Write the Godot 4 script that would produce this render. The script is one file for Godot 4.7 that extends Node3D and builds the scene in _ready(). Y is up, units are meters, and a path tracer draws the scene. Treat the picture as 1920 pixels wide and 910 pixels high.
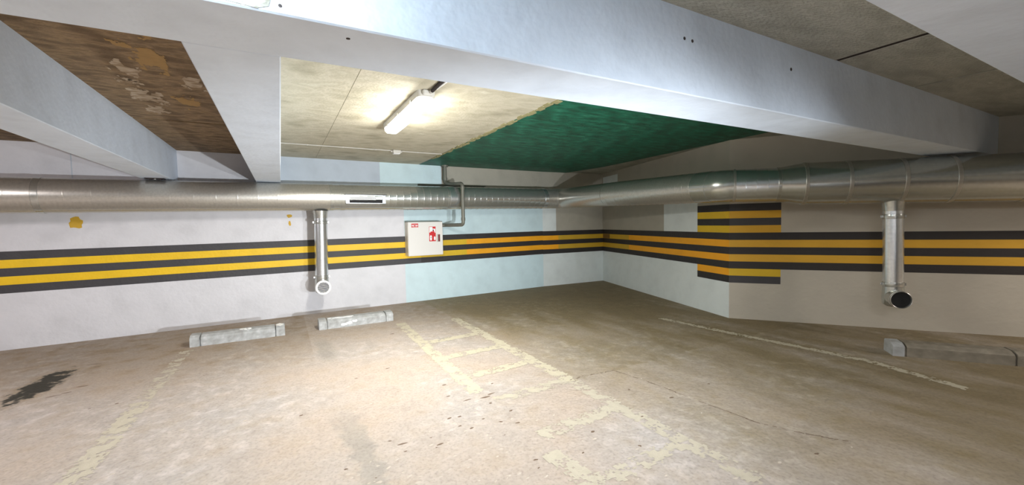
extends Node3D
# An underground garage bay: axes follow the beams (x along the back wall, -z into the bay, y up), metres.

const H := 2.835          # underside of the ceiling slab
const MB := 2.34          # underside of the beams
const BAND0 := 0.8025     # hazard band, five stripes
const STRIPE := 0.1137
# inner corners of the walls, in order (x, z)
var W: Array[Vector2] = [Vector2(-9.5, -7.953), Vector2(5.6587, -8.6277), Vector2(7.5016, -8.5367), Vector2(6.2386, -4.1164), Vector2(11.0, 2.064), Vector2(11.0, 6.6), Vector2(-9.5, 6.6)]
const S0 := 5.847         # distance along the back wall from its start to the old zero mark (x = -3.6585)
var M := {}
var used := {}
var rng := RandomNumberGenerator.new()

# ---------------------------------------------------------------- helpers: nodes
func numbered(called: String) -> String:
	var n: int = used.get(called, 0)
	used[called] = n + 1
	return called if n == 0 else "%s_%03d" % [called, n]

func tag(o: Node3D, label: String, category: String, group := "", kind := "") -> Node3D:
	if label: o.set_meta("label", label)
	if category: o.set_meta("category", category)
	if group: o.set_meta("group", group)
	if kind: o.set_meta("kind", kind)
	return o

func thing(called: String, label: String, category: String, at := Vector3.ZERO, turn := 0.0, group := "", kind := "") -> Node3D:
	var o := Node3D.new()
	o.name = numbered(called)
	add_child(o)
	o.position = at
	o.rotation.y = turn
	return tag(o, label, category, group, kind)

func obj(called: String, st: SurfaceTool, m: Material, parent: Node = self, label := "") -> MeshInstance3D:
	var o := MeshInstance3D.new()
	o.name = numbered(called) if parent == self else called
	o.mesh = st.commit()
	o.material_override = m
	o.cast_shadow = GeometryInstance3D.SHADOW_CASTING_SETTING_ON
	parent.add_child(o, true)
	if label: o.set_meta("label", label)
	return o

# ---------------------------------------------------------------- helpers: shapes
func mb() -> SurfaceTool:
	var st := SurfaceTool.new()
	st.begin(Mesh.PRIMITIVE_TRIANGLES)
	return st

func tri(st: SurfaceTool, a: Vector3, b: Vector3, c: Vector3, out: Vector3) -> void:
	var n := (c - a).cross(b - a)      # clockwise front
	if n.length_squared() < 1e-16: return
	if n.dot(out) < 0.0:
		var t := b
		b = c
		c = t
		n = -n
	n = n.normalized()
	for p: Vector3 in [a, b, c]:
		st.set_normal(n)
		st.set_uv(Vector2(p.x, p.z))
		st.add_vertex(p)

func quad(st: SurfaceTool, a: Vector3, b: Vector3, c: Vector3, d: Vector3, out: Vector3) -> void:
	tri(st, a, b, c, out)
	tri(st, a, c, d, out)

func add_box(st: SurfaceTool, lo: Vector3, hi: Vector3, bevel := 0.004, xf := Transform3D()) -> void:
	var c := (lo + hi) / 2.0
	var h := (hi - lo).abs() / 2.0
	var b := minf(bevel, minf(h.x, minf(h.y, h.z)) * 0.9)
	var g := func(s: Vector3, axis: int) -> Vector3:
		var q := h - Vector3(b, b, b)
		q[axis] = h[axis]
		return xf * (c + q * s)
	for axis in 3:
		var u := (axis + 1) % 3
		var v := (axis + 2) % 3
		for s: float in [-1.0, 1.0]:
			var out := Vector3.ZERO
			out[axis] = s
			var p := []
			for k: Vector2 in [Vector2(-1, -1), Vector2(1, -1), Vector2(1, 1), Vector2(-1, 1)]:
				var e := Vector3.ZERO
				e[axis] = s
				e[u] = k.x
				e[v] = k.y
				p.append(g.call(e, axis))
			quad(st, p[0], p[1], p[2], p[3], xf.basis * out)
			for s2: float in [-1.0, 1.0]:            # chamfer between +-axis and +-u
				var o2 := out
				o2[u] = s2
				var e1 := Vector3.ZERO
				e1[axis] = s
				e1[u] = s2
				e1[v] = -1
				var e2 := e1
				e2[v] = 1
				quad(st, g.call(e1, axis), g.call(e2, axis), g.call(e2, u), g.call(e1, u), xf.basis * o2)
	for sx: float in [-1.0, 1.0]:
		for sy: float in [-1.0, 1.0]:
			for sz: float in [-1.0, 1.0]:
				var s := Vector3(sx, sy, sz)
				tri(st, g.call(s, 0), g.call(s, 1), g.call(s, 2), xf.basis * s)

func box(lo: Vector3, hi: Vector3, bevel := 0.004, xf := Transform3D()) -> SurfaceTool:
	var st := mb()
	add_box(st, lo, hi, bevel, xf)
	return st

func add_prism(st: SurfaceTool, poly: PackedVector2Array, y0: float, y1: float, xf := Transform3D()) -> void:
	var mid := Vector2.ZERO
	for p in poly: mid += p / poly.size()
	var idx := Geometry2D.triangulate_polygon(poly)
	for k in range(0, idx.size(), 3):
		var a := poly[idx[k]]
		var b := poly[idx[k + 1]]
		var c := poly[idx[k + 2]]
		for yy: float in [y0, y1]:
			tri(st, xf * Vector3(a.x, yy, a.y), xf * Vector3(b.x, yy, b.y), xf * Vector3(c.x, yy, c.y), xf.basis * Vector3(0, 1 if yy == y1 else -1, 0))
	var cw := Geometry2D.is_polygon_clockwise(poly)
	for k in poly.size():
		var a := poly[k]
		var b := poly[(k + 1) % poly.size()]
		var e := b - a
		var n := Vector2(e.y, -e.x) * (-1.0 if cw else 1.0)
		quad(st, xf * Vector3(a.x, y0, a.y), xf * Vector3(b.x, y0, b.y), xf * Vector3(b.x, y1, b.y), xf * Vector3(a.x, y1, a.y), xf.basis * Vector3(n.x, 0, n.y))

# rings of points swept along a path; radii per point
func add_tube(st: SurfaceTool, pts: PackedVector3Array, rad: PackedFloat32Array, sides := 24, caps := true) -> void:
	var n := pts.size()
	var rings := []
	var norms := []
	var side := Vector3.ZERO
	for i in n:
		var t := (pts[mini(i + 1, n - 1)] - pts[maxi(i - 1, 0)]).normalized()
		if i == 0: side = t.cross(Vector3.UP if absf(t.y) < 0.9 else Vector3.RIGHT).normalized()
		side = (side - t * side.dot(t)).normalized()
		var up := side.cross(t)
		var slope := 0.0
		if n > 1:
			var i0 := maxi(i - 1, 0)
			var i1 := mini(i + 1, n - 1)
			slope = (rad[i1] - rad[i0]) / maxf((pts[i1] - pts[i0]).length(), 1e-5)
		var ring := PackedVector3Array()
		var nr := PackedVector3Array()
		for k in sides:
			var a := TAU * k / sides
			var d := side * cos(a) + up * sin(a)
			ring.append(pts[i] + d * rad[i])
			nr.append((d - t * slope).normalized())
		rings.append(ring)
		norms.append(nr)
	for i in n - 1:
		for k in sides:
			var k2 := (k + 1) % sides
			var quadv := [[i, k], [i + 1, k], [i + 1, k2], [i, k2]]
			var a: Vector3 = rings[i][k]
			var b: Vector3 = rings[i + 1][k]
			var c: Vector3 = rings[i + 1][k2]
			var face := (c - a).cross(b - a)
			var order := [0, 1, 2, 0, 2, 3] if face.dot(norms[i][k]) >= 0.0 else [0, 2, 1, 0, 3, 2]
			for o: int in order:
				var q: Array = quadv[o]
				st.set_normal(norms[q[0]][q[1]])
				st.set_uv(Vector2(float(q[0]), float(q[1]) / sides))
				st.add_vertex(rings[q[0]][q[1]])
	if caps:
		for e in 2:
			var i := 0 if e == 0 else n - 1
			var out := (pts[0] - pts[1]) if e == 0 else (pts[n - 1] - pts[n - 2])
			for k in sides:
				tri(st, pts[i], rings[i][k], rings[i][(k + 1) % sides], out)

func tube(pts: Array, r: float, sides := 20, caps := true) -> SurfaceTool:
	var st := mb()
	var p := PackedVector3Array(pts)
	var rr := PackedFloat32Array()
	rr.resize(p.size())
	rr.fill(r)
	add_tube(st, p, rr, sides, caps)
	return st

# a profile [along, radius] turned about an axis
func add_lathe(st: SurfaceTool, origin: Vector3, dir: Vector3, prof: Array, sides := 40) -> void:
	var t := dir.normalized()
	var side := t.cross(Vector3.UP if absf(t.y) < 0.9 else Vector3.RIGHT).normalized()
	var up := side.cross(t)
	for i in prof.size() - 1:
		var a: Array = prof[i]
		var b: Array = prof[i + 1]
		var da: float = b[0] - a[0]
		var dr: float = b[1] - a[1]
		var l := maxf(sqrt(da * da + dr * dr), 1e-6)
		for k in sides:
			var v := []
			var nn := []
			for e: Array in [[a, k], [b, k], [b, k + 1], [a, k + 1]]:
				var an: float = TAU * e[1] / sides
				var d := side * cos(an) + up * sin(an)
				v.append(origin + t * e[0][0] + d * e[0][1])
				nn.append((d * da / l - t * dr / l).normalized())
			var f: Vector3 = (v[2] - v[0]).cross(v[1] - v[0])
			var order := [0, 1, 2, 0, 2, 3] if f.dot(nn[0] + nn[2]) >= 0.0 else [0, 2, 1, 0, 3, 2]
			for o: int in order:
				st.set_normal(nn[o])
				st.set_uv(Vector2(float(k) / sides, float(i)))
				st.add_vertex(v[o])

# a path with its corners rounded
func rounded(pts: Array, r: float, steps := 6) -> Array:
	var out := [pts[0]]
	for i in range(1, pts.size() - 1):
		var a: Vector3 = pts[i - 1]
		var b: Vector3 = pts[i]
		var c: Vector3 = pts[i + 1]
		var ra := minf(r, minf((a - b).length(), (c - b).length()) * 0.48)
		var p := b + (a - b).normalized() * ra
		var q := b + (c - b).normalized() * ra
		for k in steps + 1:
			var t := float(k) / steps
			out.append(p.lerp(b, t).lerp(b.lerp(q, t), t))
	out.append(pts[-1])
	return out

# ---------------------------------------------------------------- helpers: walls
func wf(i: int) -> Transform3D:      # along the wall, up, into the room
	var a := W[i]
	var d := (W[(i + 1) % W.size()] - a).normalized()
	return Transform3D(Basis(Vector3(d.x, 0, d.y), Vector3.UP, Vector3(-d.y, 0, d.x)), Vector3(a.x, 0, a.y))

func wlen(i: int) -> float:
	return (W[(i + 1) % W.size()] - W[i]).length()

func on_wall(i: int, s: float, y: float, off: float) -> Vector3:
	return wf(i) * Vector3(s + (S0 if i == 0 else 0.0), y, off)

func plate(i: int, s0: float, s1: float, y0: float, y1: float, off := 0.003, bevel := 0.0006, tilt := 0.0) -> SurfaceTool:
	var sh := S0 if i == 0 else 0.0
	# the hazard band on the long wall was painted slightly out of level
	var pivot := Vector3(8.0 + sh, 1.09, 0)
	var xf := wf(i) * Transform3D(Basis(Vector3(0, 0, 1), tilt), pivot) * Transform3D(Basis(), -pivot)
	return box(Vector3(s0 + sh, y0, -0.004), Vector3(s1 + sh, y1, off), bevel, xf)

# ---------------------------------------------------------------- materials
func noise(sd: int, freq: float, oct := 4) -> FastNoiseLite:
	var n := FastNoiseLite.new()
	n.seed = sd
	n.noise_type = FastNoiseLite.TYPE_SIMPLEX_SMOOTH
	n.frequency = freq
	n.fractal_octaves = oct
	return n

func ntex(sd: int, freq: float, stops: Array, size := 512, oct := 4) -> NoiseTexture2D:
	var t := NoiseTexture2D.new()
	t.width = size
	t.height = size
	t.seamless = true
	t.noise = noise(sd, freq, oct)
	var g := Gradient.new()
	g.offsets = PackedFloat32Array()
	var offs := PackedFloat32Array()
	var cols := PackedColorArray()
	for s: Array in stops:
		offs.append(s[0])
		cols.append(s[1])
	g.offsets = offs
	g.colors = cols
	t.color_ramp = g
	return t

func nnorm(sd: int, freq: float, bump: float, size := 512, oct := 4) -> NoiseTexture2D:
	var t := NoiseTexture2D.new()
	t.width = size
	t.height = size
	t.seamless = true
	t.noise = noise(sd, freq, oct)
	t.as_normal_map = true
	t.bump_strength = bump
	return t

func mat(called: String, c: Color, rough: float, tex: Texture2D = null, scale := Vector3.ONE, norm: Texture2D = null, nscale := 0.3) -> StandardMaterial3D:
	var m := StandardMaterial3D.new()
	m.resource_name = called
	m.albedo_color = c
	m.roughness = rough
	if tex: m.albedo_texture = tex
	if norm:
		m.normal_enabled = true
		m.normal_texture = norm
		m.normal_scale = nscale
	m.uv1_triplanar = true
	m.uv1_world_triplanar = true
	m.uv1_scale = scale
	M[called] = m
	return m

func g(v: float) -> Color:
	return Color(v, v, v)

func make_materials() -> void:
	var mottle := ntex(3, 0.008, [[0.0, g(0.94)], [0.4, g(0.98)], [0.7, g(1.0)], [1.0, g(0.97)]])
	var rough_n := nnorm(5, 0.06, 4.0)
	var fine_n := nnorm(6, 0.15, 5.0)
	var pv := Vector3(0.45, 0.45, 0.45)
	mat("paint", Color(0.855, 0.905, 0.965), 0.6, mottle, pv, rough_n, 0.12)
	mat("paint_lilac", Color(0.84, 0.84, 0.855), 0.55, mottle, pv, rough_n, 0.12)
	mat("paint_cyan", Color(0.80, 0.885, 0.905), 0.5, mottle, pv, rough_n, 0.1)
	mat("paint_white", Color(0.865, 0.895, 0.89), 0.5, mottle, pv, rough_n, 0.1)
	mat("paint_steel", Color(0.73, 0.77, 0.81), 0.6, mottle, pv, rough_n, 0.1)
	mat("paint_tan", Color(0.68, 0.66, 0.605), 0.6, mottle, pv, rough_n, 0.12)
	mat("paint_beige", Color(0.745, 0.72, 0.665), 0.6, mottle, pv, rough_n, 0.12)
	var raw := ntex(11, 0.009, [[0.0, Color(0.68, 0.65, 0.58)], [0.35, Color(0.80, 0.77, 0.70)], [0.55, Color(0.85, 0.82, 0.76)], [0.75, Color(0.79, 0.76, 0.69)], [1.0, Color(0.90, 0.88, 0.83)]], 512, 6)
	mat("raw_concrete", Color(0.90, 0.905, 0.875), 0.85, raw, Vector3(0.35, 0.35, 0.5), fine_n, 0.15)
	var grey := ntex(12, 0.010, [[0.0, Color(0.60, 0.59, 0.55)], [0.45, Color(0.67, 0.66, 0.62)], [0.6, Color(0.71, 0.70, 0.66)], [0.8, Color(0.66, 0.65, 0.61)], [1.0, Color(0.80, 0.79, 0.75)]], 512, 6)
	mat("grey_concrete", Color(0.96, 0.975, 0.97), 0.85, grey, Vector3(0.25, 0.5, 0.8), fine_n, 0.4)
	var brown := ntex(14, 0.012, [[0.0, Color(0.40, 0.32, 0.22)], [0.35, Color(0.48, 0.40, 0.29)], [0.52, Color(0.55, 0.47, 0.36)], [0.62, Color(0.62, 0.53, 0.40)], [0.8, Color(0.51, 0.43, 0.31)], [1.0, Color(0.68, 0.62, 0.54)]], 512, 6)
	mat("damp_concrete", Color(0.95, 0.93, 0.92), 0.8, brown, Vector3(0.5, 0.5, 1.0), fine_n, 0.5)
	var pale := ntex(15, 0.02, [[0.0, Color(0.50, 0.42, 0.32)], [0.4, Color(0.66, 0.58, 0.48)], [0.6, Color(0.74, 0.68, 0.60)], [1.0, Color(0.68, 0.60, 0.50)]], 256, 5)
	mat("pale_concrete", Color(1, 1, 1), 0.85, pale, Vector3(1.2, 1.2, 2.5), fine_n, 0.5)
	mat("ochre_concrete", Color(0.66, 0.53, 0.33), 0.85, mottle, Vector3(2, 2, 3), fine_n, 0.5)
	var green := ntex(16, 0.012, [[0.0, Color(0.02, 0.24, 0.17)], [0.5, Color(0.04, 0.35, 0.26)], [0.7, Color(0.06, 0.40, 0.30)], [1.0, Color(0.24, 0.50, 0.41)]], 512, 5)
	mat("green_paint", Color(1, 1, 1), 0.55, green, Vector3(0.5, 0.5, 1.2), rough_n, 0.25)
	mat("filler", Color(0.58, 0.56, 0.40), 0.9, mottle, Vector3(3, 3, 3), fine_n, 0.6)
	mat("joint", Color(0.14, 0.10, 0.085), 0.95)
	mat("black_paint", Color(0.24, 0.235, 0.245), 0.6, mottle, pv, rough_n, 0.15)
	mat("black_warm", Color(0.17, 0.155, 0.15), 0.6, mottle, pv, rough_n, 0.15)
	mat("yellow_paint", Color(0.93, 0.76, 0.06), 0.55, mottle, pv, rough_n, 0.15)
	mat("yellow_dull", Color(0.85, 0.70, 0.10), 0.55, mottle, pv, rough_n, 0.15)
	mat("orange_paint", Color(0.95, 0.66, 0.08), 0.55, mottle, pv, rough_n, 0.15)
	mat("olive_yellow", Color(0.80, 0.64, 0.16), 0.6, mottle, pv, rough_n, 0.15)
	mat("ochre_paint", Color(0.86, 0.66, 0.18), 0.6, mottle, pv, rough_n, 0.15)
	var zinc := ntex(21, 0.03, [[0.0, g(0.90)], [0.5, g(0.96)], [1.0, g(1.0)]], 256, 4)
	for a: Array in [["zinc", Color(0.80, 0.81, 0.79), 0.24, 0.8], ["zinc_dull", Color(0.80, 0.79, 0.76), 0.30, 0.72], ["zinc_bright", Color(0.92, 0.94, 0.95), 0.26, 0.9]]:
		var m := mat(a[0], a[1], a[2], zinc, Vector3(3, 3, 3))
		m.metallic = a[3]
	mat("steel_paint", Color(0.47, 0.47, 0.43), 0.5, mottle, Vector3(3, 3, 3)).metallic = 0.3
	mat("dark_steel", Color(0.20, 0.17, 0.17), 0.6)
	mat("rail", Color(0.42, 0.44, 0.40), 0.6)
	mat("enamel", Color(0.88, 0.87, 0.85), 0.35)
	mat("enamel_side", Color(0.80, 0.78, 0.73), 0.4)
	mat("red", Color(0.78, 0.08, 0.10), 0.4)
	mat("dark_red", Color(0.42, 0.06, 0.08), 0.4)
	mat("white", Color(0.93, 0.93, 0.93), 0.45)
	mat("black", Color(0.03, 0.03, 0.035), 0.5)
	mat("inside", Color(0.06, 0.06, 0.07), 0.7)
	mat("plastic_grey", Color(0.74, 0.73, 0.70), 0.5)
	var stopc := ntex(23, 0.02, [[0.0, Color(0.58, 0.58, 0.57)], [0.5, Color(0.66, 0.67, 0.67)], [0.75, Color(0.70, 0.71, 0.71)], [1.0, Color(0.79, 0.80, 0.80)]], 256, 5)
	mat("stop_concrete", Color(1, 1, 1), 0.8, stopc, Vector3(1.6, 1.6, 1.6), fine_n, 0.4)
	mat("stop_brown", Color(0.80, 0.75, 0.67), 0.85, stopc, Vector3(1.6, 1.6, 1.6), fine_n, 0.4)  # browner, darker tint of the stop concrete
	mat("chip_white", Color(0.95, 0.95, 0.94), 0.8)
	mat("line_paint", Color(0.765, 0.735, 0.65), 0.8, mottle, Vector3(2, 2, 2), fine_n, 0.3)
	mat("line_faint", Color(0.745, 0.715, 0.645), 0.85, mottle, Vector3(2, 2, 2), fine_n, 0.3)
	mat("spall_dark", Color(0.44, 0.37, 0.31), 0.95)
	mat("spall_light", Color(0.74, 0.70, 0.65), 0.95)
	mat("tyre", Color(0.05, 0.05, 0.05), 0.9)
	mat("car_paint", Color(0.18, 0.20, 0.24), 0.3).metallic = 0.4
	mat("glass_dark", Color(0.05, 0.06, 0.07), 0.1)
	var lit := mat("lit_diffuser", Color(0.95, 0.95, 0.95), 0.4)
	lit.emission_enabled = true
	lit.emission = Color(1.0, 0.98, 0.95)
	lit.emission_energy_multiplier = 1.5
	mat("floor_plain", Color(0.66, 0.60, 0.53), 0.85, mottle, Vector3(0.6, 0.6, 0.6), fine_n, 0.4)

func bytes_of(sd: int, freq: float, oct: int, w: int, h: int, stretch := Vector2.ONE) -> PackedByteArray:
	var sw := int(w * stretch.x)
	var sh := int(h * stretch.y)
	var im := noise(sd, freq, oct).get_image(sw, sh, false, false, true)
	if sw != w or sh != h: im.resize(w, h, Image.INTERPOLATE_CUBIC)
	return im.get_data()

func floor_material() -> StandardMaterial3D:
	# concrete slab seen from above: x -4.2..8.6, z -8.9..0.3
	var w := 1536
	var h := 1104
	var big := bytes_of(31, 0.0045, 3, w, h)
	var mid := bytes_of(32, 0.022, 4, w, h)
	var fin := bytes_of(33, 0.16, 3, w, h)
	var streak := bytes_of(34, 0.018, 4, w, h, Vector2(0.8, 0.25))   # drawn out along z
	var blot := bytes_of(35, 0.05, 4, w, h)
	var pix := PackedByteArray()
	pix.resize(w * h * 3)
	var hgt := PackedByteArray()
	hgt.resize(w * h)
	for j in h:
		var z := -8.9 + 9.2 * (j + 0.5) / h
		for i in w:
			var x := -4.2 + 12.8 * (i + 0.5) / w
			var k := j * w + i
			var b := big[k] / 255.0
			var m := mid[k] / 255.0
			var f := fin[k] / 255.0
			var s := streak[k] / 255.0
			var q := blot[k] / 255.0
			# beige to pale grey
			var r := 0.745 - 0.03 * b
			var gg := 0.685 + 0.005 * b
			var bb := 0.63 + 0.04 * b
			# dirt and painted-in low light to the right, dirt in the far corner, in streaks along the driving direction
			var dirt_and_dim := clampf((x - 2.3) * 0.34, 0.0, 1.0) * 0.60 + clampf((x - 2.5) * 8.0, 0.0, 1.0) * 0.12 + clampf((-z - 4.6) * 0.22, 0.0, 0.5) * clampf((x - 1.7) * 0.7, 0.0, 1.0)
			dirt_and_dim *= 0.35 + 1.3 * s
			dirt_and_dim += clampf((-z - 6.0) * 0.25, 0.0, 0.35) * (0.3 + 0.7 * m)
			dirt_and_dim += maxf(0.0, m - 0.52) * 0.55 + maxf(0.0, q - 0.58) * 0.35
			dirt_and_dim = clampf(dirt_and_dim, 0.0, 0.9)
			if x > 2.52 + 0.04 * (q - 0.5) and z < -3.32 + 0.1 * (q - 0.5): dirt_and_dim += 0.14
			if x < 0.3: dirt_and_dim += clampf((-z - 5.2) * 0.3, 0.0, 0.22) * (0.4 + m)
			dirt_and_dim = clampf(dirt_and_dim, 0.0, 0.95)
			r = lerpf(r, 0.515, dirt_and_dim)
			gg = lerpf(gg, 0.445 + (0.012 if x > 2.5 else -0.005), dirt_and_dim)
			bb = lerpf(bb, 0.335, dirt_and_dim)
			# pale dusty patches
			var pale := clampf((0.45 - q) * 4.0, 0.0, 1.0) * clampf((b - 0.35) * 3.0, 0.0, 1.0) * 0.6
			r += 0.10 * pale
			gg += 0.10 * pale
			bb += 0.11 * pale
			# grey patched strip
			var dx := absf(x - 0.43 - 0.10 * (s - 0.5)) + (q - 0.5) * 0.14
			if (z > -6.5 and z < -5.2 and dx < 0.11) or (z > -3.95 and dx < 0.10):
				var fade := clampf((z + 6.5) * 3.0, 0.0, 1.0) * clampf((-5.2 - z) * 3.0, 0.0, 1.0) if z < -4.5 else clampf((z + 3.95) * 1.6, 0.0, 1.0)
				fade *= clampf((0.11 - dx) * 16.0, 0.0, 1.0) * 0.55
				r = lerpf(r, 0.60, fade)
				gg = lerpf(gg, 0.58, fade)
				bb = lerpf(bb, 0.545, fade)
			# oil stain
			var ox := (x + 2.25 + 0.06 * (z + 6.15)) / 0.15
			var oz := (z + 6.12) / 0.55
			var o := ox * ox + oz * oz + (q - 0.5) * 1.6 + (f - 0.5) * 0.8
			if o < 1.0:
				var a := clampf((1.0 - o) * 2.2, 0.0, 0.9)
				r = lerpf(r, 0.15, a)
				gg = lerpf(gg, 0.145, a)
				bb = lerpf(bb, 0.115, a)
			elif o < 1.7:
				var a := (1.7 - o) * 0.4
				r = lerpf(r, 0.50, a)
				gg = lerpf(gg, 0.42, a)
				bb = lerpf(bb, 0.28, a)
			var t := 0.93 + 0.08 * f + 0.10 * (m - 0.5)
			pix[k * 3] = int(clampf(r * t, 0.0, 1.0) * 255.0)
			pix[k * 3 + 1] = int(clampf(gg * t, 0.0, 1.0) * 255.0)
			pix[k * 3 + 2] = int(clampf(bb * t, 0.0, 1.0) * 255.0)
			hgt[k] = int(clampf(0.45 * f + 0.35 * q + 0.20 * m, 0.0, 1.0) * 255.0)
	var m := StandardMaterial3D.new()
	m.resource_name = "floor_concrete"
	m.albedo_texture = ImageTexture.create_from_image(Image.create_from_data(w, h, false, Image.FORMAT_RGB8, pix))
	m.roughness = 0.8
	m.heightmap_enabled = true
	m.heightmap_texture = ImageTexture.create_from_image(Image.create_from_data(w, h, false, Image.FORMAT_L8, hgt))
	m.heightmap_scale = 0.9
	m.detail_enabled = true
	m.detail_blend_mode = BaseMaterial3D.BLEND_MODE_MUL
	m.detail_uv_layer = BaseMaterial3D.DETAIL_UV_2
	m.detail_albedo = ntex(37, 0.05, [[0.0, g(0.86)], [0.35, g(0.97)], [0.6, g(1.0)], [1.0, g(0.98)]], 512, 5)
	m.uv2_triplanar = true
	m.uv2_world_triplanar = true
	m.uv2_scale = Vector3(1.3, 1.3, 1.3)
	M["floor"] = m
	return m

# ---------------------------------------------------------------- builders
func batten(label: String, at: Vector3, energy: float, side: float, tint: Color, turn := 0.0) -> void:
	var t := thing("ceiling_lamp", label, "light fixture", at, turn)
	var L := 1.52
	# body: a grey plastic tray against the ceiling
	var tray := func(hw: float, hl: float, y0: float, y1: float, top: float) -> SurfaceTool:
		var st := mb()
		var secs := []
		for a: Array in [[y0, hw * top, hl - hw * (1.0 - top)], [lerpf(y0, y1, 0.45), hw * 0.97, hl - hw * 0.02], [y1, hw, hl]]:
			var ring := PackedVector3Array()
			for k in 32:
				var an := TAU * (k + 0.5) / 32.0
				var cx := signf(cos(an)) * pow(absf(cos(an)), 0.55)
				var cz := signf(sin(an)) * pow(absf(sin(an)), 0.55)
				ring.append(Vector3(cx * a[1], a[0], cz * minf(a[1], 0.10) + signf(cz) * (a[2] - minf(a[1], 0.10))))
			secs.append(ring)
		for s in 2:
			for k in 32:
				var k2 := (k + 1) % 32
				var mid: Vector3 = secs[s][k]
				quad(st, secs[s][k], secs[s][k2], secs[s + 1][k2], secs[s + 1][k], Vector3(mid.x, 0, mid.z * 0.1) + Vector3(0, -0.02, 0))
		for e in 2:
			var ring: PackedVector3Array = secs[0 if e == 0 else 2]
			var c := Vector3(0, ring[0].y, 0)
			for k in 32: tri(st, c, ring[k], ring[(k + 1) % 32], Vector3(0, -1 if e == 0 else 1, 0))
		return st
	obj("housing", tray.call(0.088, L / 2, -0.055, 0.0, 0.96), M.plastic_grey, t)
	obj("diffuser", tray.call(0.084, L / 2 - 0.035, -0.115, -0.0555, 0.72), M.lit_diffuser, t)
	var e := box(Vector3(-0.05, -0.05, L / 2 - 0.01), Vector3(0.05, -0.002, L / 2 + 0.035), 0.01)
	obj("end_cap", e, M.plastic_grey, t)
	obj("cable_gland", tube([Vector3(0.02, -0.026, L / 2 + 0.03), Vector3(0.02, -0.026, L / 2 + 0.075)], 0.016, 12), M.plastic_grey, t)
	for z: float in [-0.5, 0.0, 0.5]:
		for s: float in [-1.0, 1.0]:
			obj("clip", box(Vector3(s * 0.086 - 0.006, -0.075, z - 0.018), Vector3(s * 0.086 + 0.006, -0.035, z + 0.018), 0.002), M.zinc_bright, t)
	var a := AreaLight3D.new()
	a.name = "tube_light"
	a.position = Vector3(0, -0.12, 0)
	a.rotation.x = -PI / 2
	a.area_size = Vector2(0.13, 1.4)
	a.light_energy = energy
	a.light_color = tint
	a.area_range = 30.0
	a.shadow_enabled = true
	t.add_child(a)
	for k in 2:
		var l := OmniLight3D.new()
		l.name = "side_glow_%03d" % (k + 1)
		l.position = Vector3(0, -0.19, -0.36 + 0.72 * k)
		l.light_energy = side / 2.0
		l.light_color = tint
		l.light_size = 0.06
		l.omni_range = 30.0
		l.omni_attenuation = 2.0
		l.shadow_enabled = true
		t.add_child(l)

func wheel_stop(label: String, at: Vector3, turn: float, marks: int) -> void:
	var t := thing("wheel_stop", label, "wheel stop", at, turn, "concrete wheel stops on the floor")
	# cross-section looking along the stop: front at z = 0, back at z = -0.24
	var prof := PackedVector2Array([Vector2(0.0, 0.0), Vector2(0.0, 0.105), Vector2(-0.012, 0.118), Vector2(-0.07, 0.142), Vector2(-0.20, 0.145), Vector2(-0.232, 0.13), Vector2(-0.24, 0.0)])
	var slice := func(x0: float, x1: float, grow: float) -> SurfaceTool:
		var p := PackedVector2Array()
		for v in prof: p.append(Vector2(v.x + (grow if v.x > -0.12 else -grow), v.y + (grow if v.y > 0.01 else 0.0)))
		var st := mb()
		# lay the prism on its side: polygon (z, y) swept along x
		var xf := Transform3D(Basis(Vector3(0, 0, 1), Vector3(1, 0, 0), Vector3(0, 1, 0)), Vector3.ZERO)
		add_prism(st, p, x0, x1, xf)
		return st
	var skin: Material = M.stop_concrete if marks > 0 else M.stop_brown
	obj("body", slice.call(0.125, 1.00, 0.0), skin, t)
	obj("core", slice.call(0.02, 1.11, -0.022), skin, t)
	obj("end_block", slice.call(0.0, 0.105, 0.003), M.stop_concrete, t)
	obj("end_block", slice.call(1.018, 1.13, 0.003), skin, t)
	# splashes of white plaster
	rng.seed = 77 + marks
	var spots := []
	if marks == 1:
		spots = [[1.065, 0.1485, -0.11, 0.05, 0.085], [0.60, 0.1475, -0.12, 0.05, 0.03], [0.68, 0.1475, -0.10, 0.03, 0.04], [0.64, 0.1465, -0.07, 0.02, 0.02]]
	elif marks == 2:
		spots = [[0.30, 0.1475, -0.10, 0.10, 0.03], [0.42, 0.1475, -0.09, 0.12, 0.035], [0.16, 0.1475, -0.11, 0.03, 0.02]]
	for s: Array in spots:
		obj("plaster_splash", blob(Vector2(s[0], s[2]), s[3], s[4], s[1] - 0.006, s[1] + 0.0015), M.chip_white, t, "white plaster splash")
	if marks == 2:
		for k in 3:
			obj("plaster_splash", blob(Vector2(0.36 + 0.08 * k, -(0.045 + 0.016 * k)), 0.05, 0.022, -0.002, 0.0015, Transform3D(Basis(Vector3.RIGHT, Vector3(0, 0, 1), Vector3(0, -1, 0)), Vector3.ZERO)), M.chip_white, t, "white plaster splash")

func blob(c: Vector2, rx: float, rz: float, y0: float, y1: float, xf := Transform3D()) -> SurfaceTool:
	var poly := PackedVector2Array()
	for k in 12:
		var a := TAU * k / 12.0
		var q := 0.65 + 0.5 * rng.randf()
		poly.append(c + Vector2(cos(a) * rx * q, sin(a) * rz * q))
	var st := mb()
	add_prism(st, poly, y0, y1, xf)
	return st

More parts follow.
